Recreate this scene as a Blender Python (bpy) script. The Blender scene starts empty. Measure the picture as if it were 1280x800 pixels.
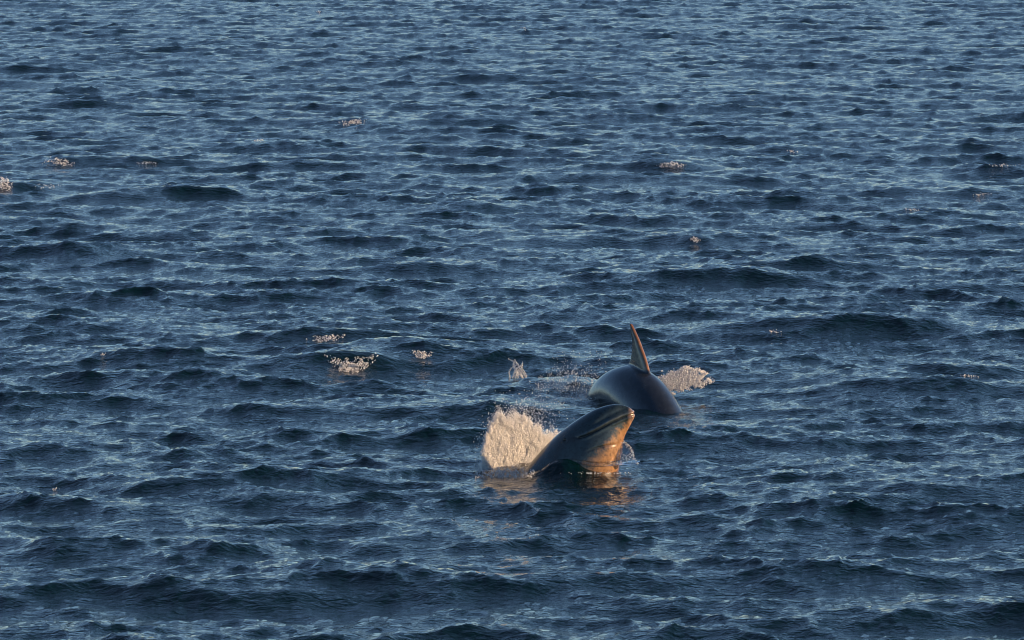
import bpy, bmesh, math, random
import numpy as np
from mathutils import Vector, Matrix, kdtree

scene = bpy.context.scene
random.seed(4)
R = math.radians

# ------------------------------------------------------------------ camera
CAM_H = 4.3
FPX = 1280 * 200 / 36.0            # focal length in photo pixels
PITCH = math.atan(619 / FPX)       # the horizon lies above the frame
cam_d = bpy.data.cameras.new('camera')
cam_d.sensor_width = 36; cam_d.lens = 200
cam_d.clip_start = 0.5; cam_d.clip_end = 20000
cam = bpy.data.objects.new('camera', cam_d)
cam.location = (0, 0, CAM_H)
cam.rotation_euler = (R(90) - PITCH, 0, 0)
scene.collection.objects.link(cam)
scene.camera = cam

# ------------------------------------------------------------------ light
SUN_EL, SUN_ROT = 13.0, 93.0       # low sun from the right
world = bpy.data.worlds.new("World"); scene.world = world; world.use_nodes = True
nt = world.node_tree
sky = nt.nodes.new('ShaderNodeTexSky'); sky.sky_type = 'NISHITA'; sky.sun_disc = False
sky.sun_elevation = R(SUN_EL); sky.sun_rotation = R(SUN_ROT)
sky.air_density = 1.0; sky.dust_density = 0.0; sky.ozone_density = 2.4; sky.altitude = 2500
nt.links.new(sky.outputs[0], nt.nodes['Background'].inputs[0])
nt.nodes['Background'].inputs[1].default_value = 0.10
sun_d = bpy.data.lights.new('sun', 'SUN'); sun_d.energy = 5.0; sun_d.angle = R(0.5)
sun_d.color = (1.0, 0.66, 0.37)
sun = bpy.data.objects.new('sun', sun_d); scene.collection.objects.link(sun)
sd = Vector((math.sin(R(SUN_ROT)) * math.cos(R(SUN_EL)), math.cos(R(SUN_ROT)) * math.cos(R(SUN_EL)), math.sin(R(SUN_EL))))
sun.rotation_euler = sd.to_track_quat('Z', 'Y').to_euler()
sun.location = (20, 30, 20)
vs = scene.view_settings
vs.view_transform = 'Standard'; vs.look = 'None'; vs.gamma = 1; vs.use_curve_mapping = False
vs.exposure = 0.9
scene.cycles.filter_width = 1.05; scene.cycles.max_bounces = 14; scene.cycles.diffuse_bounces = 8; scene.cycles.transmission_bounces = 12

# ------------------------------------------------------------------ helpers
def ray(u, v):
    dx, dz, dy = (u - 640) / FPX, -(v - 400) / FPX, 1.0
    c, s = math.cos(PITCH), math.sin(PITCH)
    return np.array([dx, dy * c + dz * s, -dy * s + dz * c])

def on_level(u, v, z=0.0):
    """point where the sight line of a photo pixel meets the level z (the sea)"""
    d = ray(u, v)
    t = (z - CAM_H) / d[2]
    return np.array([0, 0, CAM_H]) + d * t

def at_depth(u, v, Y):
    d = ray(u, v)
    return np.array([0, 0, CAM_H]) + d * (Y / d[1])

def px_per_m(Y):
    return FPX / (Y / math.cos(PITCH))

def nodes_mat(name):
    m = bpy.data.materials.new(name); m.use_nodes = True
    return m, m.node_tree, m.node_tree.nodes['Principled BSDF']

def mesh_obj(name, verts, faces, mat=None, parent=None, smooth=True):
    me = bpy.data.meshes.new(name)
    verts = np.asarray(verts, dtype=np.float32); faces = np.asarray(faces, dtype=np.int32)
    n = faces.shape[1]
    me.vertices.add(len(verts)); me.vertices.foreach_set('co', verts.ravel())
    me.loops.add(faces.size); me.loops.foreach_set('vertex_index', faces.ravel())
    me.polygons.add(len(faces))
    me.polygons.foreach_set('loop_start', np.arange(0, faces.size, n, dtype=np.int32))
    me.polygons.foreach_set('use_smooth', np.full(len(faces), smooth))
    me.update(calc_edges=True)
    o = bpy.data.objects.new(name, me); scene.collection.objects.link(o)
    if mat: me.materials.append(mat)
    if parent: o.parent = parent
    return o

def tag(o, label=None, cat=None, group=None, kind=None):
    if label: o['label'] = label
    if cat: o['category'] = cat
    if group: o['group'] = group
    if kind: o['kind'] = kind
    return o

# ------------------------------------------------------------------ the sea
def fft_tile(L, N, lam_min, lam_max, lam_peak, hs, direction, spread, seed, steep_p=4.0):
    """a periodic patch of wind sea: height and horizontal shift, from a directional spectrum"""
    rng = np.random.default_rng(seed)
    k1 = 2 * np.pi * np.fft.fftfreq(N, L / N)
    kx, ky = np.meshgrid(k1, k1, indexing='ij')
    k = np.hypot(kx, ky); k[0, 0] = 1
    kp = 2 * np.pi / lam_peak
    S = k ** (-steep_p) * np.exp(-1.25 * (kp / k) ** 2)
    S *= (k > 2 * np.pi / lam_max) & (k < 2 * np.pi / lam_min)
    ang = np.arctan2(ky, kx) - direction
    D = np.abs(np.cos(ang / 2)) ** (2 * spread * np.clip((kp / k) ** 0.35, 0.25, 1)) + 0.03
    S = S * D; S[0, 0] = 0
    a = np.sqrt(S) * (rng.normal(size=(N, N)) + 1j * rng.normal(size=(N, N)))
    h = np.fft.ifft2(a); sc = (hs / 4) / np.std(h.real)
    a = a * sc
    h = np.fft.ifft2(a).real
    dx = np.fft.ifft2(-1j * kx / k * a).real
    dy = np.fft.ifft2(-1j * ky / k * a).real
    return (L, N, np.stack([dx, dy, h], -1).astype(np.float32))

def sample(tile, x, y, rot=0.0):
    L, N, A = tile
    c, s = math.cos(rot), math.sin(rot)
    u = ((c * x + s * y) / L * N) % N; v = ((-s * x + c * y) / L * N) % N
    i = np.floor(u).astype(np.int32); j = np.floor(v).astype(np.int32)
    fu = (u - i)[..., None].astype(np.float32); fv = (v - j)[..., None].astype(np.float32)
    i %= N; j %= N; i1 = (i + 1) % N; j1 = (j + 1) % N
    r = (A[i, j] * (1 - fu) + A[i1, j] * fu) * (1 - fv) + (A[i, j1] * (1 - fu) + A[i1, j1] * fu) * fv
    dx = c * r[..., 0] - s * r[..., 1]; dy = s * r[..., 0] + c * r[..., 1]
    return dx, dy, r[..., 2]

def axis(segments, start, growth, lo_end, hi_end):
    pts = [start]
    for end, step0, step1 in segments:
        x = pts[-1]; s0 = x
        while x < end:
            f = min(1, (x - s0) / max(end - s0, 1e-6)); x += step0 + (step1 - step0) * f
            pts.append(x)
    return pts

# columns: fine in the middle of the view, coarser out to the horizon
half = axis([(3.6, 0.028, 0.028), (14.5, 0.028, 0.09)], 0.0, 0, 0, 0)
x = half[-1]; st = 0.08
while x < 6000:
    st *= 1.12; x += st; half.append(x)
half = np.array(half)
gx = np.concatenate([-half[:0:-1], half])
mid = axis([(41.0, 0.058, 0.058), (150.0, 0.058, 0.23)], 28.0, 0, 0, 0)
y = mid[-1]; st = 0.20
while y < 9000:
    st *= 1.10; y += st; mid.append(y)
near = []; y = 28.0; st = 0.05
while y > -400:
    st *= 1.10; y -= st; near.append(y)
gy = np.array(near[::-1] + mid)
sx = np.gradient(gx); sy = np.gradient(gy)
GX, GY = np.meshgrid(gx, gy, indexing='ij')
cell = np.maximum(sx[:, None], 0.45 * sy[None, :])

WIND = R(-97)                       # the sea runs towards the camera
tA = fft_tile(51.0, 1024, 0.55, 14.0, 2.4, 0.098, WIND, 6.0, 11)
tB = fft_tile(9.7, 512, 0.14, 0.55, 3.0, 0.031, WIND, 3.5, 12)
tC = fft_tile(3.1, 256, 0.03, 0.14, 3.0, 0.0105, WIND, 2.0, 13)

def fade(lam, c):
    return np.clip((lam * 0.5 / c - 0.5), 0, 1)

# wave crests that the photograph shows clearly: (u, v, length m, height m)
CRESTS = [
    (440, 462, 1.00, 0.16), (525, 445, 0.75, 0.13), (410, 424, 0.8, 0.08), (1040, 418, 1.5, 0.20),
    (900, 353, 1.7, 0.14), (1010, 340, 1.0, 0.12), (90, 320, 0.9, 0.13), (1140, 492, 1.2, 0.14),
    (440, 156, 0.9, 0.12), (75, 207, 0.8, 0.12), (4, 240, 0.8, 0.15), (840, 210, 0.9, 0.10),
    (868, 303, 0.5, 0.07), (1225, 245, 1.2, 0.10), (180, 206, 0.9, 0.10), (1215, 474, 0.8, 0.11),
    (560, 155, 1.3, 0.12), (380, 605, 1.0, 0.10), (250, 612, 0.9, 0.09), (1165, 618, 1.5, 0.12),
    (1030, 628, 1.3, 0.11), (250, 665, 1.2, 0.10), (520, 686, 0.8, 0.06), (280, 745, 1.3, 0.10),
    (1080, 775, 1.1, 0.10), (700, 730, 1.5, 0.08), (180, 455, 1.0, 0.10), (250, 480, 0.9, 0.11),
    (100, 135, 1.3, 0.13), (650, 520, 1.2, 0.07), (130, 475, 1.0, 0.07), (600, 262, 0.8, 0.09),
    (150, 250, 1.0, 0.11), (260, 246, 0.8, 0.10), (990, 190, 0.7, 0.08), (540, 338, 0.9, 0.09),
    (700, 305, 0.9, 0.08), (430, 520, 1.6, 0.08), (70, 695, 1.3, 0.09), (850, 480, 1.0, 0.06),
]
D1Y = on_level(716, 590)[1]         # near dolphin
D2Y = on_level(795, 512)[1] + 0.25  # far dolphin

def crest_field(X, Y):
    H = np.zeros_like(X)
    rng = np.random.default_rng(5)
    for (u, v, ln, h) in CRESTS:
        p = on_level(u, v, 0.0)
        a = rng.uniform(-0.16, 0.16)
        px, py = p[0], p[1]
        rr = ((np.abs(X - px) < ln * 2.2) & (np.abs(Y - py) < 3.2))
        if not rr.any(): continue
        dx = X[rr] - px; dy = Y[rr] - py
        t = dy - a * dx - 0.12 * dx * dx / ln        # crest bends away at its ends
        h = h * (0.95 if v < 560 else 0.55); ln = ln * 1.2; w = 0.24 + 1.3 * h
        near_f = np.exp(-np.abs(t / (w * 0.6)) ** 1.15); far_f = np.exp(-np.abs(t / (w * 2.2)) ** 1.15)
        prof = np.where(t < 0, near_f, far_f)
        H[rr] += h * prof * np.exp(-(dx / (ln * 0.62)) ** 2)
    return H

def calm(X, Y):
    """the animals flatten the water that they move through"""
    q = np.ones_like(X)
    for (cx, cy, rx, ry, k) in ((0.40, D1Y - 0.1, 1.0, 1.5, 0.55), (0.86, D2Y - 0.6, 0.75, 1.5, 0.7)):
        q *= 1 - k * np.exp(-(((X - cx) / rx) ** 2 + ((Y - cy) / ry) ** 2) ** 1.5)
    return q

dxA, dyA, hA = sample(tA, GX, GY, 0.0)
dxB, dyB, hB = sample(tB, GX, GY, 0.35)
dxC, dyC, hC = sample(tC, GX, GY, -0.5)
fA = fade(1.6, cell); fB = fade(0.3, cell); fC = fade(0.10, cell)
# gusts roughen the surface unevenly, short waves ride higher on the crests
gust = 0.75 + 0.5 * np.clip(0.5 + sample(tA, GX * 0.37 + 7, GY * 0.25 + 3)[2] / 0.16, 0, 1)
short = np.clip(1.0 + hA / 0.25, 0.55, 1.3) * gust
q = calm(GX, GY)
HC = crest_field(GX, GY)
CH = -1.4
X = GX + CH * (dxA * fA * q + dxB * fB * short + dxC * fC * short)
Y = GY + CH * (dyA * fA * q + dyB * fB * short + dyC * fC * short)
Z = hA * fA * q * (1 - 0.35 * np.clip(HC / 0.15, 0, 1)) + hB * fB * short + hC * fC * short + HC
# the low swell that the near dolphin pushes up in front of its flank
def lump(cx, cy, rx, ry, h):
    return h * np.exp(-((GX - cx) / rx) ** 2 - ((GY - cy) / ry) ** 2)
S1 = px_per_m(D1Y)
hx = GX - (700 - 640) / S1
ht = GY - (D1Y - 0.27)
Z += 0.105 * np.exp(-np.where(hx < 0, hx / 0.17, hx / 0.24) ** 2) * np.exp(-np.abs(np.where(ht < 0, ht / 0.11, ht / 0.3)) ** 1.6)
p2 = on_level(705, 497)
Z += lump(p2[0], p2[1] + 0.55, 0.50, 0.45, 0.12)

def sea_z(x, y):
    i = np.clip(np.searchsorted(gx, x), 0, len(gx) - 1); j = np.clip(np.searchsorted(gy, y), 0, len(gy) - 1)
    return Z[i, j]

def sea_hit(u, v):
    """first point of the built sea on the sight line of a photo pixel"""
    d = ray(u, v); o = np.array([0, 0, CAM_H])
    ts = np.linspace((CAM_H - 0.6) / -d[2], (CAM_H + 0.4) / -d[2], 400)
    P = o + ts[:, None] * d
    under = P[:, 2] < sea_z(P[:, 0], P[:, 1])
    return P[np.argmax(under)] if under.any() else P[-1]

nx, ny = GX.shape
idx = np.arange(nx * ny).reshape(nx, ny)
F = np.stack([idx[:-1, :-1], idx[1:, :-1], idx[1:, 1:], idx[:-1, 1:]], -1).reshape(-1, 4)

water, wnt, wb = nodes_mat('sea_water')
wb.inputs['Base Color'].default_value = (0.0, 0.0068, 0.0074, 1)
wb.inputs['Roughness'].default_value = 0.04
wb.inputs['IOR'].default_value = 1.333
tc = wnt.nodes.new('ShaderNodeTexCoord'); mp = wnt.nodes.new('ShaderNodeMapping')
mp.inputs['Scale'].default_value = (0.85, 1.15, 1.0); mp.inputs['Rotation'].default_value = (0, 0, 0.22)
wnt.links.new(tc.outputs['Object'], mp.inputs[0])
n1 = wnt.nodes.new('ShaderNodeTexNoise'); n1.inputs['Scale'].default_value = 16; n1.inputs['Detail'].default_value = 7; n1.inputs['Distortion'].default_value = 0.6
wnt.links.new(mp.outputs[0], n1.inputs['Vector'])
b1 = wnt.nodes.new('ShaderNodeBump'); b1.inputs['Strength'].default_value = 1.0; b1.inputs['Distance'].default_value = 0.018
wnt.links.new(n1.outputs['Fac'], b1.inputs['Height']); wnt.links.new(b1.outputs[0], wb.inputs['Normal'])
sea = mesh_obj('sea', np.stack([X, Y, Z], -1).reshape(-1, 3), F, water)
# short waves finer than the mesh can hold, far out, count as roughness
at = sea.data.attributes.new('ruffle', 'FLOAT', 'POINT')
lost = 0.030 * (1 - fC) + 0.045 * (1 - fB) + 0.06 * (1 - fA)
at.data.foreach_set('value', (0.035 + 2.2 * lost).astype(np.float32).ravel())
ra = wnt.nodes.new('ShaderNodeAttribute'); ra.attribute_name = 'ruffle'
wnt.links.new(ra.outputs['Fac'], wb.inputs['Roughness'])
tag(sea, 'dark blue sea with short choppy wind waves', 'sea', kind='structure')

# ------------------------------------------------------------------ dolphins
def catmull(P, n):
    P = np.asarray(P, float)
    Q = np.vstack([2 * P[0] - P[1], P, 2 * P[-1] - P[-2]])
    t = np.linspace(0, len(P) - 1 - 1e-9, n); i = t.astype(int); f = (t - i)[:, None]
    a, b, c, d = Q[i], Q[i + 1], Q[i + 2], Q[i + 3]
    return 0.5 * (2 * b + (c - a) * f + (2 * a - 5 * b + 4 * c - d) * f ** 2 + (3 * b - a - 3 * c + d) * f ** 3)

def loft(rings, verts, faces):
    """closed rings of equal length -> capped tube added to verts and faces (triangles)"""
    base = len(verts); n = len(rings[0])
    for r in rings: verts.extend([tuple(p) for p in r])
    for i in range(len(rings) - 1):
        for j in range(n):
            a = base + i * n + j; b = base + i * n + (j + 1) % n
            c, d = b + n, a + n
            faces.append((a, b, c)); faces.append((a, c, d))
    for k, flip in ((0, True), (len(rings) - 1, False)):
        c0 = len(verts); verts.append(tuple(np.mean(rings[k], 0)))
        for j in range(n):
            a = base + k * n + j; b = base + k * n + (j + 1) % n
            faces.append((b, a, c0) if flip else (a, b, c0))

def blade(le, te, thick, M, verts, faces, levels=26):
    """fin from its leading and trailing edge (chord, span), rounded section, placed by the matrix M"""
    LE = catmull(le, levels); TE = catmull(te, levels); rings = []
    m = 11
    u = (1 - np.cos(np.linspace(0, np.pi, m))) / 2
    prof = (2.969 * np.sqrt(u) - 1.26 * u - 3.516 * u ** 2 + 2.843 * u ** 3 - 1.0 * u ** 4)
    prof = np.maximum(prof, 0.16 * np.minimum(1, u * 8)) * 1.0
    for i in range(levels):
        f = i / (levels - 1)
        t = thick * (1 - 0.62 * f)
        ring = []
        for j in range(m):
            p = LE[i] * (1 - u[j]) + TE[i] * u[j]; ring.append((p[0], prof[j] * t * 0.5, p[1]))
        for j in range(m - 2, 0, -1):
            p = LE[i] * (1 - u[j]) + TE[i] * u[j]; ring.append((p[0], -prof[j] * t * 0.5, p[1]))
        rings.append([M @ Vector(q) for q in ring])
    loft(rings, verts, faces)

def fuse(name, verts, faces, voxel, smooth=6):
    """one continuous skin from the lofted pieces"""
    o = mesh_obj(name + '_raw', np.array([tuple(v) for v in verts]), np.array(faces))
    md = o.modifiers.new('r', 'REMESH'); md.mode = 'VOXEL'; md.voxel_size = voxel; md.use_smooth_shade = True
    ms = o.modifiers.new('s', 'SMOOTH'); ms.iterations = smooth; ms.factor = 0.5
    dg = bpy.context.evaluated_depsgraph_get()
    me = bpy.data.meshes.new_from_object(o.evaluated_get(dg))
    old = o.data; bpy.data.objects.remove(o); bpy.data.meshes.remove(old)
    me.name = name
    return me

def field(seed, n=128):
    rng = np.random.default_rng(seed)
    k = np.hypot(*np.meshgrid(np.fft.fftfreq(n), np.fft.fftfreq(n))); k[0, 0] = 1
    a = np.fft.ifft2(np.fft.fft2(rng.normal(size=(n, n))) * k ** -1.3 * (k > 2.5 / n)).real
    a = a / a.std()
    return (1.0, n, np.stack([a, a, a], -1).astype(np.float32))
NF = [field(s) for s in (21, 22, 23)]
def noise2(x, y, scale, k=0):
    """smooth fractal noise, spread about one, largest features about `scale` across"""
    return sample(NF[k], np.asarray(x, float) / (scale * 3.0), np.asarray(y, float) / (scale * 3.0))[2]

def paint(me, rgb):
    at = me.color_attributes.new('hide', 'FLOAT_COLOR', 'POINT')
    at.data.foreach_set('color', np.concatenate([rgb, np.ones((len(rgb), 1))], 1).astype(np.float32).ravel())

def skin_mat(name, rough):
    m, t, b = nodes_mat(name)
    vc = t.nodes.new('ShaderNodeVertexColor'); vc.layer_name = 'hide'
    n = t.nodes.new('ShaderNodeTexNoise'); n.inputs['Scale'].default_value = 26; n.inputs['Detail'].default_value = 6
    tcn = t.nodes.new('ShaderNodeTexCoord'); t.links.new(tcn.outputs['Object'], n.inputs['Vector'])
    mr = t.nodes.new('ShaderNodeMapRange'); mr.inputs['From Min'].default_value = 0.3; mr.inputs['From Max'].default_value = 0.7
    mr.inputs['To Min'].default_value = 0.72; mr.inputs['To Max'].default_value = 1.22
    t.links.new(n.outputs['Fac'], mr.inputs['Value'])
    mx = t.nodes.new('ShaderNodeVectorMath'); mx.operation = 'SCALE'
    t.links.new(vc.outputs['Color'], mx.inputs[0]); t.links.new(mr.outputs[0], mx.inputs['Scale'])
    t.links.new(mx.outputs[0], b.inputs['Base Color'])
    b.inputs['Roughness'].default_value = rough
    b.inputs['Coat Weight'].default_value = 0.3; b.inputs['Coat Roughness'].default_value = 0.2; b.inputs['Coat IOR'].default_value = 1.33
    n2 = t.nodes.new('ShaderNodeTexNoise'); n2.inputs['Scale'].default_value = 14; n2.inputs['Detail'].default_value = 4
    t.links.new(tcn.outputs['Object'], n2.inputs['Vector'])
    bp = t.nodes.new('ShaderNodeBump'); bp.inputs['Strength'].default_value = 0.5; bp.inputs['Distance'].default_value = 0.006
    t.links.new(n2.outputs['Fac'], bp.inputs['Height']); t.links.new(bp.outputs[0], b.inputs['Normal'])
    return m
skin = skin_mat('wet_dolphin_skin', 0.27)

def seg_dist(px, pz, line):
    """distance in the profile plane to a polyline, sign of the side, run along it"""
    best = np.full(px.shape, 1e9); side = np.zeros(px.shape); run = np.zeros(px.shape); acc = 0
    for (x0, z0), (x1, z1) in zip(line[:-1], line[1:]):
        dx, dz = x1 - x0, z1 - z0; L = math.hypot(dx, dz)
        t = np.clip(((px - x0) * dx + (pz - z0) * dz) / L ** 2, 0, 1)
        d = np.hypot(px - x0 - t * dx, pz - z0 - t * dz); m = d < best
        best[m] = d[m]; side[m] = np.sign((px - x0) * dz - (pz - z0) * dx)[m]; run[m] = (acc + t * L)[m]; acc += L
    return best, side, run / acc

def mix(a, b, f):
    f = np.clip(f, 0, 1)[:, None]; return np.asarray(a) * (1 - f) + np.asarray(b) * f

# --- near dolphin: head and chest lifted out of the water, seen from its side
ANC1 = (716, 590)
def P1(u, v): return ((u - ANC1[0]) / S1, -(v - ANC1[1]) / S1)
ST1 = [  # top contour, lower contour (photo pixels), half width m
    ((789.6, 509.5), (793.2, 516.5), .020), ((786.5, 507.3), (793.0, 521), .036), ((782, 505.6), (790.6, 526), .047), ((776, 504.4), (786.5, 534), .060),
    ((767, 504.2), (781.5, 544), .088), ((755, 506.8), (778.5, 556), .118), ((740, 512.5), (776.5, 568), .150),
    ((722, 523.5), (774.5, 580), .180), ((703, 537.5), (772.5, 592), .205), ((686, 553.0), (768, 606), .225),
    ((668, 573), (758, 624), .245), ((652, 592), (740, 643), .255), ((632, 612), (712, 662), .25), ((600, 634), (668, 688), .225),
    ((556, 655), (605, 704), .175), ((500, 672), (528, 706), .11), ((440, 684), (450, 702), .055), ((400, 690), (402, 698), .02)]
tops = catmull([P1(*s[0]) for s in ST1], 150); bots = catmull([P1(*s[1]) for s in ST1], 150)
wid = catmull([(s[2], 0) for s in ST1], 150)[:, 0]
V, Fc = [], []
rings = []
th = np.linspace(0, 2 * np.pi, 72, endpoint=False)
for i in range(150):
    c = (tops[i] + bots[i]) / 2; h = (tops[i] - bots[i]) / 2
    cs, sn = np.cos(th), np.sin(th)
    e = 0.92
    ca = np.sign(cs) * np.abs(cs) ** e; sa = np.sign(sn) * np.abs(sn) ** e
    w = wid[i] * (1 - 0.10 * np.clip(sa, 0, 1))
    rings.append(np.stack([c[0] + h[0] * sa, w * ca, c[1] + h[1] * sa], -1))
loft(rings, V, Fc)
flip_le = [(0.09, 0), (0.06, 0.12), (0.0, 0.24), (-0.10, 0.36)]; flip_te = [(-0.09, 0), (-0.08, 0.12), (-0.10, 0.24), (-0.13, 0.37)]
fluke_le = [(0.10, 0), (0.03, 0.12), (-0.06, 0.24), (-0.17, 0.33)]; fluke_te = [(-0.10, 0), (-0.11, 0.1), (-0.13, 0.22), (-0.19, 0.335)]
fx, fz = P1(728, 636)
for sgn in (-1, 1):
    M = Matrix.Translation((fx, sgn * 0.20, fz)) @ Matrix.Rotation(R(40), 4, 'Y') @ Matrix.Rotation(R(-sgn * 130), 4, 'X')
    blade(flip_le, flip_te, 0.05, M, V, Fc)
    tx, tz = P1(410, 692)
    M = Matrix.Translation((tx, 0, tz)) @ Matrix.Rotation(R(-sgn * 90), 4, 'X')
    blade(fluke_le, fluke_te, 0.04, M, V, Fc)
me1 = fuse('dolphin', V, Fc, 0.0065)
n = len(me1.vertices); co = np.empty(n * 3, np.float32); me1.vertices.foreach_get('co', co); co = co.reshape(-1, 3)
no = np.empty(n * 3, np.float32); me1.vertices.foreach_get('normal', no); no = no.reshape(-1, 3)
pu = co[:, 0] * S1 + ANC1[0]; pv = -co[:, 2] * S1 + ANC1[1]          # profile in photo pixels
lat = np.abs(no[:, 1])
MOUTH = [(791.5, 516.0), (780, 519.5), (765, 526), (750, 534), (736, 541), (727, 543.8), (721, 543.0)]
md, ms, mr_ = seg_dist(pu, pv, MOUTH)
off = np.zeros(n)
gro = np.exp(-(md / 0.95) ** 2) * np.clip((1.03 - mr_) * 8, 0, 1)
off -= 0.0085 * gro
above = ms < 0
if np.mean(pv[(ms < 0) & (md < 15)]) > np.mean(pv[(ms > 0) & (md < 15)]): above = ms > 0
off += np.where(above, 0.0090 * np.exp(-((md - 2.8) / 1.7) ** 2), 0.0045 * np.exp(-((md - 2.6) / 1.6) ** 2)) * np.clip((1 - mr_) * 4, 0, 1)
CRE = [(783.5, 507.5), (772, 512), (760, 518), (748, 526), (738, 532)]   # fold between beak and melon
cd, _, cr = seg_dist(pu, pv, CRE)
off -= 0.012 * np.exp(-(cd / 3.0) ** 2) * np.clip((1 - cr) * 3, 0, 1) * lat
ed = np.hypot(pu - 709, pv - 547)
off += 0.001 * np.exp(-((ed - 3.4) / 2.0) ** 2) - 0.004 * np.exp(-(ed / 1.8) ** 2)
GUL = [(776, 552), (762, 553), (748, 556), (736, 560)]
gd, _, gr = seg_dist(pu, pv, GUL)
off -= 0.006 * np.exp(-(gd / 1.1) ** 2) * np.sin(np.pi * np.clip(gr, 0, 1))
co2 = co + no * off[:, None]
# colours of the hide, with warm sunlight painted in at throat and beak
back, flank, pale = (0.012, 0.024, 0.030), (0.022, 0.036, 0.041), (0.25, 0.135, 0.058)  # throat is pale by nature, its orange tint is painted sunlight
wob = noise2(co[:, 0] + 3, co[:, 2] + co[:, 1], 0.12)
tline = [(794, 517), (775, 527), (752, 541), (730, 556), (712, 572), (700, 600), (600, 690), (400, 694)]
td, tside, _ = seg_dist(pu, pv, tline)
below = np.where((tside > 0) == bool(np.mean(pv[(tside > 0) & (td < 15)]) > np.mean(pv[(tside < 0) & (td < 15)])), td, -td)
thr = np.interp(pu, [745, 778], [13, 2]); wth = np.interp(pu, [745, 780], [20, 9])  # pale tone widens along the jaw where the sun strikes it
rgb = mix(flank, pale, (below - thr + 3 * wob) / wth)
rgb = mix(rgb, back, (-below - 6 + 2.5 * wob) / 20.0 * np.ones(n))
stripe, _, _ = seg_dist(pu, pv, [(727, 544), (709, 547), (701, 556), (697, 572)])
rgb = mix(rgb, (0.016, 0.018, 0.02), np.exp(-(stripe / 5.0) ** 2) * 0.85)
rgb = mix(rgb, (0.075, 0.095, 0.10), above * np.exp(-((md - 3.0) / 1.5) ** 2) * np.clip((1 - mr_) * 4, 0, 1) * 0.8)  # teal highlight along the upper lip, painted in
rgb = mix(rgb, (0.004, 0.005, 0.006), gro)
rgb = mix(rgb, (0.03, 0.03, 0.03), np.exp(-(gd / 1.3) ** 2) * 0.6 * np.sin(np.pi * np.clip(gr, 0, 1)))
rgb = mix(rgb, (0.42, 0.24, 0.16), np.clip((pu - 785.5) / 4, 0, 1) * 0.4)  # warm sunlight painted onto the beak tip
rgb = mix(rgb, np.asarray(rgb) * 0.45, np.clip(noise2(co[:, 0], co[:, 2], 0.05, 1) - 0.7, 0, 1) * 0.8)
me1.vertices.foreach_set('co', co2.astype(np.float32).ravel()); me1.update()
paint(me1, rgb); me1.materials.clear(); me1.materials.append(skin)
dol1 = bpy.data.objects.new('dolphin', me1); scene.collection.objects.link(dol1)
a1 = at_depth(ANC1[0], ANC1[1], D1Y)
YAW1 = R(-7)
dol1.location = a1; dol1.rotation_euler = (0, 0, YAW1)
tag(dol1, 'dolphin lifting its beak and pale throat out of the water beside the tall white splash', 'dolphin', 'dolphins surfacing together')

eye_m, et, eb = nodes_mat('dolphin_eye'); eb.inputs['Base Color'].default_value = (0.008, 0.007, 0.007, 1); eb.inputs['Roughness'].default_value = 0.08
def ball(name, r, mat, parent, loc):
    bm = bmesh.new(); bmesh.ops.create_icosphere(bm, subdivisions=3, radius=r)
    for v in bm.verts: v.co.y *= 0.6
    me = bpy.data.meshes.new(name); bm.to_mesh(me); bm.free()
    for p in me.polygons: p.use_smooth = True
    me.materials.append(mat); o = bpy.data.objects.new(name, me); scene.collection.objects.link(o); o.parent = parent; o.location = loc
    return o
kd = kdtree.KDTree(n)
for i in range(n): kd.insert(co2[i], i)
kd.balance()
ex, ez = P1(709, 547)
for sgn in (-1, 1):
    q_, qi, _ = kd.find((ex, sgn * 0.3, ez))
    cand = [(abs(co2[i][0] - ex) + abs(co2[i][2] - ez), i) for (_, i, _) in kd.find_range((ex, sgn * 0.19, ez), 0.07)]
    k = min(cand)[1] if cand else qi
    ball('eye', 0.014, eye_m, dol1, (ex, co2[k][1] - sgn * 0.001, ez))

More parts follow.
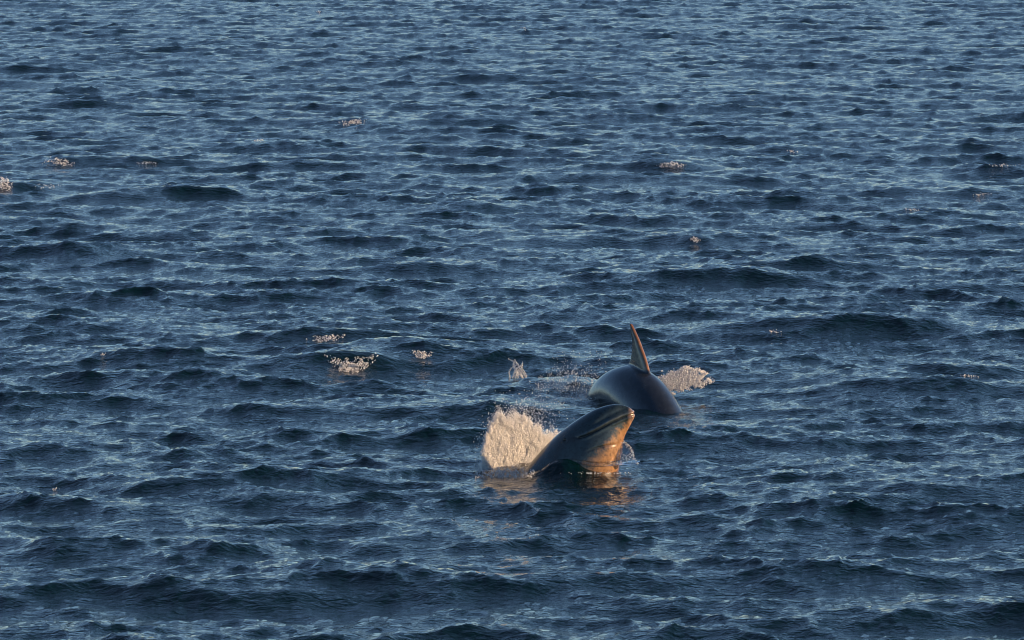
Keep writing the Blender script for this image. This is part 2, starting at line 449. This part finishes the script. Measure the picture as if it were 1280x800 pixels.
# --- far dolphin: arched back and dorsal fin, diving towards the right
def build_far():
    V, Fc = [], []
    L = 2.75; N = 150
    s = np.linspace(0, L, N)                     # from the beak backwards
    sf = 1.28                                    # arc position of the fin
    head_a = np.interp(s, [0, 0.5, sf, 1.55, 1.9, L], [R(-58), R(-48), R(-15), R(16), R(56), R(66)])
    ds = L / (N - 1)
    x = np.concatenate([[0], -np.cumsum(np.cos(head_a[:-1])) * ds]); z = np.concatenate([[0], -np.cumsum(np.sin(head_a[:-1])) * ds])
    kf = int(np.argmin(np.abs(s - sf)))
    r_ = catmull([(0, .02), (.04, .04), (.14, .055), (.22, .10), (.36, .165), (.60, .175), (.90, .20), (1.25, .22), (1.6, .19), (2.0, .13), (2.4, .085), (2.65, .045), (2.75, .02)], 400)
    rad = np.interp(s, r_[:, 0], r_[:, 1])
    x -= x[kf]; z -= z[kf] + rad[kf]
    rings = []
    th = np.linspace(0, 2 * np.pi, 72, endpoint=False)
    for i in range(N):
        ca, sa = np.cos(th), np.sin(th)
        ridge = 0.05 * np.exp(-((np.abs(th - np.pi / 2)) / 0.30) ** 2) * np.clip(rad[i] / 0.3, 0, 1)
        ww = rad[i] * ca; hh = rad[i] * (sa + ridge / 1.0)
        a = head_a[i]
        rings.append(np.stack([x[i] - np.sin(a) * hh, ww, z[i] + np.cos(a) * hh], -1))
    loft(rings, V, Fc)
    le = [(0.215, -0.13), (0.160, -0.05), (0.098, 0.076), (0.034, 0.17), (0.002, 0.218), (-0.065, 0.294), (-0.103, 0.335)]
    te = [(-0.27, -0.12), (-0.195, 0.0), (-0.135, 0.076), (-0.106, 0.17), (-0.106, 0.218), (-0.118, 0.294), (-0.121, 0.337)]
    blade(le, te, 0.072, Matrix.Rotation(R(9), 4, 'X'), V, Fc)
    for sgn in (-1, 1):
        k = int(np.argmin(np.abs(s - 0.72)))
        M = Matrix.Translation((x[k], sgn * 0.17, z[k] - 0.12)) @ Matrix.Rotation(R(35), 4, 'Y') @ Matrix.Rotation(R(-sgn * 135), 4, 'X')
        blade(flip_le, flip_te, 0.05, M, V, Fc)
        M = Matrix.Translation((x[-1] + 0.06, 0, z[-1])) @ Matrix.Rotation(R(-28), 4, 'Y') @ Matrix.Rotation(R(-sgn * 90), 4, 'X')
        blade(fluke_le, fluke_te, 0.04, M, V, Fc)
    return fuse('dolphin', V, Fc, 0.0062, 9), x, z, rad
me2, sx2, sz2, sr2 = build_far()
n = len(me2.vertices); co = np.empty(n * 3, np.float32); me2.vertices.foreach_get('co', co); co = co.reshape(-1, 3)
zc = np.interp(co[:, 0], sx2[::-1], sz2[::-1]); rc = np.interp(co[:, 0], sx2[::-1], sr2[::-1])
up = (co[:, 2] - zc) / np.maximum(rc, 0.03)
wob = noise2(co[:, 0] + co[:, 1], co[:, 2], 0.2, 2)
rgb = mix((0.014, 0.018, 0.026), (0.030, 0.036, 0.044), 1.0 - up + 0.15 * wob)
rgb = mix(rgb, (0.44, 0.40, 0.36), (-up - 0.8 + 0.1 * wob) * 2 * (co[:, 0] > 0.25))
hf = co[:, 2] / 0.33                                        # up the fin
fin = np.clip((up - 1.13) * 8, 0, 1) * np.clip((co[:, 2] + 0.005) / 0.02, 0, 1)
fcol = mix((0.11, 0.11, 0.09), (0.04, 0.045, 0.045), hf * 1.4 - 0.35 + 0.15 * wob)
rear = np.clip((-0.075 - co[:, 0] + 0.25 * hf * 0.1) / 0.03, 0, 1)
fcol = mix(fcol, (0.02, 0.022, 0.022), rear * np.clip(hf * 3 - 0.9, 0, 1))
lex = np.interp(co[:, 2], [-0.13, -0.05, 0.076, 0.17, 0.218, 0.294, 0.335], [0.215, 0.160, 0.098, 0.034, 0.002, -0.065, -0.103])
fcol = mix(fcol, (0.20, 0.085, 0.035), (co[:, 0] - lex + 0.016) / 0.012 * 0.8)      # orange sunlight painted along the leading edge
rgb = mix(rgb, fcol, fin)
paint(me2, rgb); me2.materials.clear(); me2.materials.append(skin)
dol2 = bpy.data.objects.new('dolphin', me2); scene.collection.objects.link(dol2)
YAW2 = R(-62); ROLL2 = R(-6)
dol2.location = at_depth(800, 462, D2Y); dol2.rotation_euler = (ROLL2, 0, YAW2)
tag(dol2, 'dolphin showing its tall dorsal fin and rounded grey back as it dives', 'dolphin', 'dolphins surfacing together')

# ------------------------------------------------------------------ foam, spray, drops and stand-in sun glints
def foam_mat(name, col, transl, gloss):
    m = bpy.data.materials.new(name); m.use_nodes = True; t = m.node_tree; t.nodes.clear()
    out = t.nodes.new('ShaderNodeOutputMaterial')
    d = t.nodes.new('ShaderNodeBsdfDiffuse'); d.inputs['Color'].default_value = (*col, 1)
    tr = t.nodes.new('ShaderNodeBsdfTranslucent'); tr.inputs['Color'].default_value = (*col, 1)
    mx = t.nodes.new('ShaderNodeMixShader'); mx.inputs[0].default_value = transl
    t.links.new(d.outputs[0], mx.inputs[1]); t.links.new(tr.outputs[0], mx.inputs[2])
    g = t.nodes.new('ShaderNodeBsdfGlossy'); g.inputs['Roughness'].default_value = 0.15; g.inputs['Color'].default_value = (1, 1, 1, 1)
    m2 = t.nodes.new('ShaderNodeMixShader'); m2.inputs[0].default_value = gloss
    t.links.new(mx.outputs[0], m2.inputs[1]); t.links.new(g.outputs[0], m2.inputs[2]); t.links.new(m2.outputs[0], out.inputs[0])
    return m
foam_white = foam_mat('white_foam', (0.96, 0.96, 0.96), 0.5, 0.0)
foam_drop = foam_mat('spray_drop', (0.80, 0.82, 0.84), 0.5, 0.15)

OCT = np.array([(1, 0, 0), (-1, 0, 0), (0, 1, 0), (0, -1, 0), (0, 0, 1), (0, 0, -1)], float)
OCF = np.array([(0, 2, 4), (2, 1, 4), (1, 3, 4), (3, 0, 4), (2, 0, 5), (1, 2, 5), (3, 1, 5), (0, 3, 5)])
TET = np.array([(1, 1, 1), (1, -1, -1), (-1, 1, -1), (-1, -1, 1)], float) * 0.8
TEF = np.array([(0, 1, 2), (0, 3, 1), (0, 2, 3), (1, 3, 2)])
def drops(name, P, r, mat, rng, stretch=0.5, fine=False):
    """a cloud of small rounded drops and bubbles, each a little different, as one mesh"""
    P = np.asarray(P); n = len(P)
    q = rng.normal(size=(n, 4)); q /= np.linalg.norm(q, axis=1)[:, None]
    w, a, b, c = q.T
    Rm = np.stack([1 - 2 * (b * b + c * c), 2 * (a * b - c * w), 2 * (a * c + b * w), 2 * (a * b + c * w), 1 - 2 * (a * a + c * c), 2 * (b * c - a * w),
                   2 * (a * c - b * w), 2 * (b * c + a * w), 1 - 2 * (a * a + b * b)], -1).reshape(n, 3, 3)
    sc = (1 + stretch * rng.uniform(-1, 1, size=(n, 1, 3))) * np.asarray(r).reshape(n, 1, 1)
    S_, F_ = (TET, TEF) if fine else (OCT, OCF)
    vv = np.einsum('nij,nkj->nki', Rm, S_[None] * sc) + P[:, None, :]
    ff = F_[None] + (np.arange(n) * len(S_))[:, None, None]
    ctr = P.mean(0); ctr[2] = P[:, 2].min()
    o = mesh_obj(name, (vv - ctr).reshape(-1, 3), ff.reshape(-1, 3), mat)
    o.location = ctr
    return o

def px_points(u, v, Y):
    """many photo pixels at their own depths -> points"""
    dx = (u - 640) / FPX; dz = -(v - 400) / FPX
    c, s = math.cos(PITCH), math.sin(PITCH)
    dy = c + dz * s; dzz = -s + dz * c
    return np.stack([dx / dy * Y, Y, CAM_H + dzz / dy * Y], -1)

# the tall splash behind the near dolphin's back
def tall_splash():
    rng = np.random.default_rng(31)
    prof = np.array([(594, 596), (599, 578), (603, 556), (609, 536), (615, 522), (620, 512.5), (624, 512), (628, 516), (633, 521), (638, 516.5), (645, 514), (652, 517), (660, 519),
                     (667, 525), (674, 533), (682, 538), (694, 540), (700, 546)])
    n = 176000
    u = rng.uniform(592, 702, n); top = np.interp(u, prof[:, 0], prof[:, 1])
    v = top - 10 + rng.uniform(0, 1, n) * (616 - top)
    ray_a = np.arctan2(606 - v, u - 668)
    jag = 2.2 * noise2(u, v * 0.45, 9) + 1.2 * noise2(u, v, 3.5, 1) + 2.2 * noise2(ray_a * 40, 0 * u, 15, 2)
    dep = (v - top - jag)                        # pixels below the ragged upper edge
    keep = rng.uniform(0, 1, n) < 1 / (1 + np.exp(-(dep - 5.0) / 3.6)) * np.clip(0.55 + 0.07 * dep + 0.35 * noise2(ray_a * 40, v * 0.25, 9), 0.06, 1)
    keep &= rng.uniform(0, 1, n) < np.clip((u - 594 - 2.0 * noise2(u, v, 7, 2)) / 12 + 0.15, 0.05, 1)
    keep &= rng.uniform(0, 1, n) > 0.75 * np.clip((618 - u) / 14, 0, 1) * np.clip((v - 552) / 15, 0, 1)
    u, v, dep = u[keep], v[keep], dep[keep]
    rel = 0.006 * noise2(u, v * 0.6, 40, 1) + 0.0015 * noise2(u, v, 8, 2)
    Y = D1Y + 0.57 + rel + rng.exponential(0.010 + 0.05 * np.exp(-np.clip(dep, 0, 99) / 6), len(u)) - 0.0044 * (690 - u)
    P = px_points(u, v, Y)
    sk = P[:, 2] > sea_z(P[:, 0], P[:, 1]) - 0.03
    P, u, dep = P[sk], u[sk], dep[sk]
    P += rng.normal(0, 0.004, P.shape)
    SK = []
    for _ in range(4500):
        a_, b_ = rng.uniform(594, 668), 598 - rng.exponential(6)
        if noise2(a_, b_ * 2, 10, 1) + rng.normal(0, 0.5) > -0.6 + (b_ - 590) * 0.14 + abs(a_ - 628) / 40: SK.append(sea_hit(a_, b_) + np.array([0, 0, abs(rng.normal(0, 0.008))]))
    SK = np.array(SK); P = np.concatenate([P, SK]); u = np.concatenate([u, SK[:, 0] * 0]); dep = np.concatenate([dep, SK[:, 0] * 0 + 20])
    r = 0.0017 + 0.0024 * rng.uniform(0, 1, len(u)) ** 4
    r = np.where(dep < 4, r * 0.7, r)
    o = drops('splash', P, r, foam_white, rng, fine=True)
    tag(o, 'tall white splash thrown up behind the back of the dolphin with raised beak', 'splash', kind='stuff')
tall_splash()

def foam_or_glint_heap(label, u0, u1, vt, vb, n, seed, size=(0.0017, 0.0042), cat='foam', Y=None, group='white foam patches on the wave crests', lift=0.15):
    """foam, or drops standing in for sun glints, on the face of a crest: lacy where thin, heaped a little where the crest breaks"""
    rng = np.random.default_rng(seed)
    uc, vc = (u0 + u1) / 2, (vt + vb) / 2; hw, hh = (u1 - u0) / 2, (vb - vt) / 2
    if Y is None: hw *= 0.88; hh *= 0.8
    u = rng.uniform(u0 - hw * 0.2, u1 + hw * 0.2, n * 4); v = rng.uniform(vt - hh * 0.5, vb + hh * 0.3, n * 4)
    f = (u - uc) / hw; g = (v - vc) / hh
    bend = 0.9 * (f ** 2 - 0.35) if seed == 42 else 0.35 * np.sin(f * 2.0 + seed * 1.7)
    e = f ** 2 + ((g + bend) * 1.15) ** 2
    lace = 0.45 * noise2(u + seed * 31, v * 1.8 + seed * 17, hw * 0.8, 1) + 0.35 * np.abs(noise2(u + seed * 7, v * 2.0, hw * 0.35, 2)) + rng.normal(0, 0.16, len(u))
    keep = e < ((0.62 + 0.55 * lace) if Y is not None else (0.30 + 1.0 * lace))
    if Y is None: n = int(n * 0.6)
    u, v, f, g = u[keep][:n], v[keep][:n], f[keep][:n], g[keep][:n]
    hit0 = sea_hit(uc, vb)
    P = []
    for a_, b_, g_ in zip(u, v, g):
        if Y is None:
            h_ = sea_hit(a_, b_ * (1 - lift) + vb * lift)
            p_ = at_depth(a_, b_, h_[1] - 0.01)
        else:
            p_ = at_depth(a_, b_, Y - 0.12 * g_ + rng.exponential(0.03))
        P.append(p_)
    P = np.array(P) + rng.normal(0, 0.003, (len(P), 3))
    r = (size[0] + (size[1] - size[0]) * rng.uniform(0, 1, len(u)) ** 2) * (0.7 + 0.4 * hit0[1] / 40)
    o = drops('foam_or_glint_patch', P, r, foam_white, rng, fine=True)
    tag(o, label, cat, group, 'stuff')
    return o
foam_or_glint_heap('warm white foam heap breaking just beyond the dorsal fin of the diving dolphin', 808, 887, 461, 495, 9000, 41, Y=D2Y + 0.35)
foam_or_glint_heap('wide curled white foam patch with upturned ends breaking on a dark crest', 408, 470, 442, 467, 1700, 42)
foam_or_glint_heap('small pinkish foam patch on a dark crest beside the wide curled foam', 514, 540, 436, 449, 450, 43)
foam_or_glint_heap('thin golden line of foam along a crest behind the wide curled foam', 386, 434, 415, 428, 350, 44)
foam_or_glint_heap('rounded white foam cap on open water, brightest of the far caps', -14, 16, 220, 244, 1000, 45)
foam_or_glint_heap('pale flat foam cap on open water beside the brightest far foam cap', 56, 91, 196, 209, 450, 46)
foam_or_glint_heap('faint sun glint made of white drops on the water just below the pale foam cap', 40, 76, 228, 236, 60, 47)  # a faint glint on the water, built from white drops
foam_or_glint_heap('pale foam cap on a dark crest far out beyond the dolphins', 422, 458, 148, 157, 330, 48)
foam_or_glint_heap('small cream foam cap on a short crest far behind the fin', 820, 858, 202, 211, 300, 49)
foam_or_glint_heap('tiny white foam dot alone on smooth water behind the fin', 863, 875, 295, 304, 130, 50)
for (u, v, w, sd_) in ((968, 414, 9, 61), (1213, 470, 16, 62), (1228, 243, 14, 63), (183, 204, 16, 64), (990, 189, 9, 65), (1255, 206, 22, 66), (130, 443, 5, 67), (655, 36, 6, 68), (322, 175, 9, 69), (70, 611, 5, 70), (398, 15, 5, 71), (1140, 262, 10, 72)):  # drops placed where the crests only glint in the sun
    foam_or_glint_heap('tiny sun glint made of white drops on a dark wave crest', u - w, u + w, v - 2, v + 2, int(4 * w), sd_, (0.002, 0.0042), group='tiny sun glints made of drops on wave crests')

# the little crown of water standing up beyond the splash
def crown():
    rng = np.random.default_rng(77)
    Yc = sea_hit(646, 474)[1]
    pts, rad = [], []
    for k in range(13):
        b = rng.uniform(632, 659); tip = (rng.normal(647, 5), rng.uniform(446, 462))
        bow = rng.normal(0, 4)
        y0 = rng.normal(0, 0.03)
        t = rng.uniform(0, 1, 130)
        u = b + (tip[0] - b) * t + bow * np.sin(np.pi * t) + rng.normal(0, 0.45, 130); v = 473 + (tip[1] - 473) * t ** 0.8 + rng.normal(0, 0.45, 130)
        pts.append(px_points(u, v, Yc + y0 + 0 * u)); rad.append(rng.uniform(0.0022, 0.0045, 130) * (1.15 - 0.5 * t))
    o = drops('splash', np.concatenate(pts), np.concatenate(rad), foam_drop, rng, 0.3)
    tag(o, 'small crown of clear water strands standing up behind the tall white splash', 'splash', kind='stuff')
crown()

# fine spray: over the dark water beside the far dolphin, and in the air round the tall splash
def spray():
    rng = np.random.default_rng(88)
    P, r = [], []
    for _ in range(3200):
        u = rng.uniform(655, 752); v = rng.uniform(458, 510)
        e = ((u - 712) / 42) ** 2 + ((v - 484) / 24) ** 2
        if e > 1.05 or noise2(u, v, 14) < -0.9 + 0.9 * e: continue
        h = sea_hit(u, v); P.append(h + np.array([0, -0.02, rng.uniform(0.0, 0.03)])); r.append(0.0011 + 0.0034 * rng.uniform() ** 2.5)
    o = drops('spray', P, r, foam_drop, rng, 0.3)
    tag(o, 'fine sparkling drops over dark water beside the back of the diving dolphin', 'spray', kind='stuff')
    P, r = [], []
    for _ in range(1000):
        u = rng.normal(668, 17); v = rng.normal(516, 15)
        if v > 540 or v < 465: continue
        P.append(at_depth(u, v, D1Y + rng.uniform(0.0, 0.5))); r.append(0.001 + 0.0034 * rng.uniform() ** 2.5)
    for _ in range(160):
        u = rng.uniform(596, 680); v = np.interp(u, [596, 612, 622, 650, 680], [565, 525, 510, 510, 530]) - rng.exponential(6)
        P.append(at_depth(u - rng.exponential(3), v, D1Y + rng.uniform(-0.1, 0.3))); r.append(rng.uniform(0.0015, 0.004))
    for _ in range(120):
        u = rng.uniform(690, 760); v = rng.uniform(440, 470)
        P.append(sea_hit(u, v) + np.array([0, 0, 0.01])); r.append(rng.uniform(0.002, 0.004))
    o = drops('spray', P, r, foam_drop, rng, 0.3)
    tag(o, 'loose drops flying in the air round the top of the tall splash', 'spray', kind='stuff')
    P, r = [], []
    for _ in range(330):
        t = rng.uniform(); u = 792 + 60 * t; v = 507 + 2 * t - abs(rng.normal(0, 1.3)) + 1.5
        if noise2(u, v * 0, 9, 1) < -0.1: continue
        h = sea_hit(u, v); P.append(h + np.array([0, -0.01, 0.004])); r.append(0.001 + 0.003 * rng.uniform() ** 2)
    o = drops('foam_glint_line', P, r, foam_drop, rng, 0.3)  # beads also stand in for golden glints along the waterline
    tag(o, 'thin line of golden foam beads standing in for sun glints where the diving dolphin meets the water', 'foam', kind='stuff')
    P, r = [], []
    for _ in range(300):
        u = rng.normal(752, 16); v = 591 - abs(rng.normal(0, 1.2)) + 2
        if noise2(u, v * 0 + 5, 8, 2) < 0: continue
        h = sea_hit(u, v); P.append(h + np.array([0, -0.005, 0.004])); r.append(0.001 + 0.0026 * rng.uniform() ** 2)
    o = drops('foam_glint_line', P, r, foam_drop, rng, 0.3)  # beads also stand in for glints below the chest
    tag(o, 'scattered foam beads standing in for sun glints under the chest of the dolphin with raised beak', 'foam', kind='stuff')
spray()

# ------------------------------------------------------------------ clear sheet of water round the near dolphin's chest
film, fnt, fb = nodes_mat('clear_water_film')
fb.inputs['Base Color'].default_value = (0.93, 0.97, 1, 1); fb.inputs['Roughness'].default_value = 0.04
fb.inputs['IOR'].default_value = 1.333; fb.inputs['Transmission Weight'].default_value = 1.0
nz = fnt.nodes.new('ShaderNodeTexNoise'); nz.inputs['Scale'].default_value = 22; nz.inputs['Detail'].default_value = 3
tcf = fnt.nodes.new('ShaderNodeTexCoord'); fnt.links.new(tcf.outputs['Object'], nz.inputs['Vector'])
bf = fnt.nodes.new('ShaderNodeBump'); bf.inputs['Distance'].default_value = 0.012; fnt.links.new(nz.outputs['Fac'], bf.inputs['Height']); fnt.links.new(bf.outputs[0], fb.inputs['Normal'])

def flank_y(u, v, default):
    x_, z_ = P1(u, v)
    best = None
    for (_, i, d) in kd.find_range((x_, -0.22, z_), 0.16):
        if co2[i][1] < 0 and abs(co2[i][0] - x_) < 0.012 and abs(co2[i][2] - z_) < 0.012: best = min(best, co2[i][1]) if best is not None else co2[i][1]
    return best if best is not None else default

def film_ring():
    """a lip of water that clings to the flank and stands off ahead of the throat"""
    path = [(690, 576), (702, 572.5), (716, 571), (732, 573), (748, 575), (762, 575.5), (772, 575.5), (782, 575.5), (791, 576), (798, 577.5)]
    C = catmull(path, 60)
    ys = []
    for (u, v) in C:
        ys.append(flank_y(u, v, None))
    last = -0.22; filled = []
    for k_, y_ in enumerate(ys):
        if y_ is None:
            y_ = last + 0.012
        last = y_; filled.append(y_)
    filled = np.convolve(np.pad(filled, 4, mode='edge'), np.ones(9) / 9, 'valid')
    rings = []
    for k_, (u, v) in enumerate(C):
        f = k_ / 59; x_, z_ = P1(u, v)
        hh = (0.006 + 0.009 * math.sin(math.pi * f)); ww = 0.012
        rings.append([(x_, filled[k_] - 0.003 + ww * math.cos(t), z_ + hh * math.sin(t)) for t in np.linspace(0, 2 * np.pi, 12, endpoint=False)])
    V, Fc = [], []; loft(rings, V, Fc)
    return V, Fc
V, Fc = film_ring()
root = bpy.data.objects.new('water_sheet', None); scene.collection.objects.link(root)
root.location = a1; root.rotation_euler = (0, 0, YAW1)
tag(root, 'clear sheet of water pushed up ahead of the throat of the dolphin with raised beak', 'water sheet')
mesh_obj('lip', V, Fc, film, root)
def sheet():
    edge = [(777, 549), (783, 551.5), (789, 557), (793, 563), (794.2, 571), (798.5, 577.5)]
    E_ = catmull(edge, 28); m = 14
    T, B_ = [], []
    for i, (u, v) in enumerate(E_):
        f = i / 27
        ub, vb = 772 + 26 * f ** 1.5, 578.0
        for j in range(m):
            g = j / (m - 1)
            uu = u * (1 - g) + ub * g; vv = v * (1 - g) + vb * g
            x_, z_ = P1(uu, vv)
            y_ = -0.10 * math.sin(g * 1.5) * (1 - 0.4 * f) - 0.02 + 0.006 * math.sin(uu * 0.9) * math.sin(vv * 0.7)
            T.append((x_, y_ - 0.002 - 0.002 * (j == 0), z_)); B_.append((x_, y_ + 0.002 + 0.002 * (j == 0), z_))
    nT = len(T); Fq = []
    for i in range(27):
        for j in range(m - 1):
            a = i * m + j; Fq.append((a, a + 1, a + m + 1, a + m)); Fq.append((nT + a, nT + a + m, nT + a + m + 1, nT + a + 1))
    for i in range(27):
        for j in (0, m - 1):
            a = i * m + j; Fq.append((a, a + m, nT + a + m, nT + a) if j == 0 else (a, nT + a, nT + a + m, a + m))
    for j in range(m - 1):
        for i in (0, 27):
            a = i * m + j; Fq.append((a, nT + a, nT + a + 1, a + 1) if i == 0 else (a, a + 1, nT + a + 1, nT + a))
    mesh_obj('sheet', T + B_, Fq, film, root)
    # bubbles and beads along the rim
    rng = np.random.default_rng(9); P, r = [], []
    for _ in range(160):
        u, v = E_[rng.integers(0, 28)]; x_, z_ = P1(u + rng.normal(-0.8, 0.8), v + rng.normal(0.5, 0.8)); P.append((x_, rng.normal(-0.03, 0.02), z_)); r.append(rng.uniform(0.0015, 0.003))
    for _ in range(90):
        x_, z_ = P1(rng.uniform(777, 792), rng.uniform(564, 577)); P.append((x_, rng.normal(-0.06, 0.02), z_)); r.append(rng.uniform(0.0012, 0.0032))
    b = drops('bead', np.array(P), np.array(r), foam_drop, rng, 0.3); b.parent = root; b['kind'] = 'stuff'
sheet()
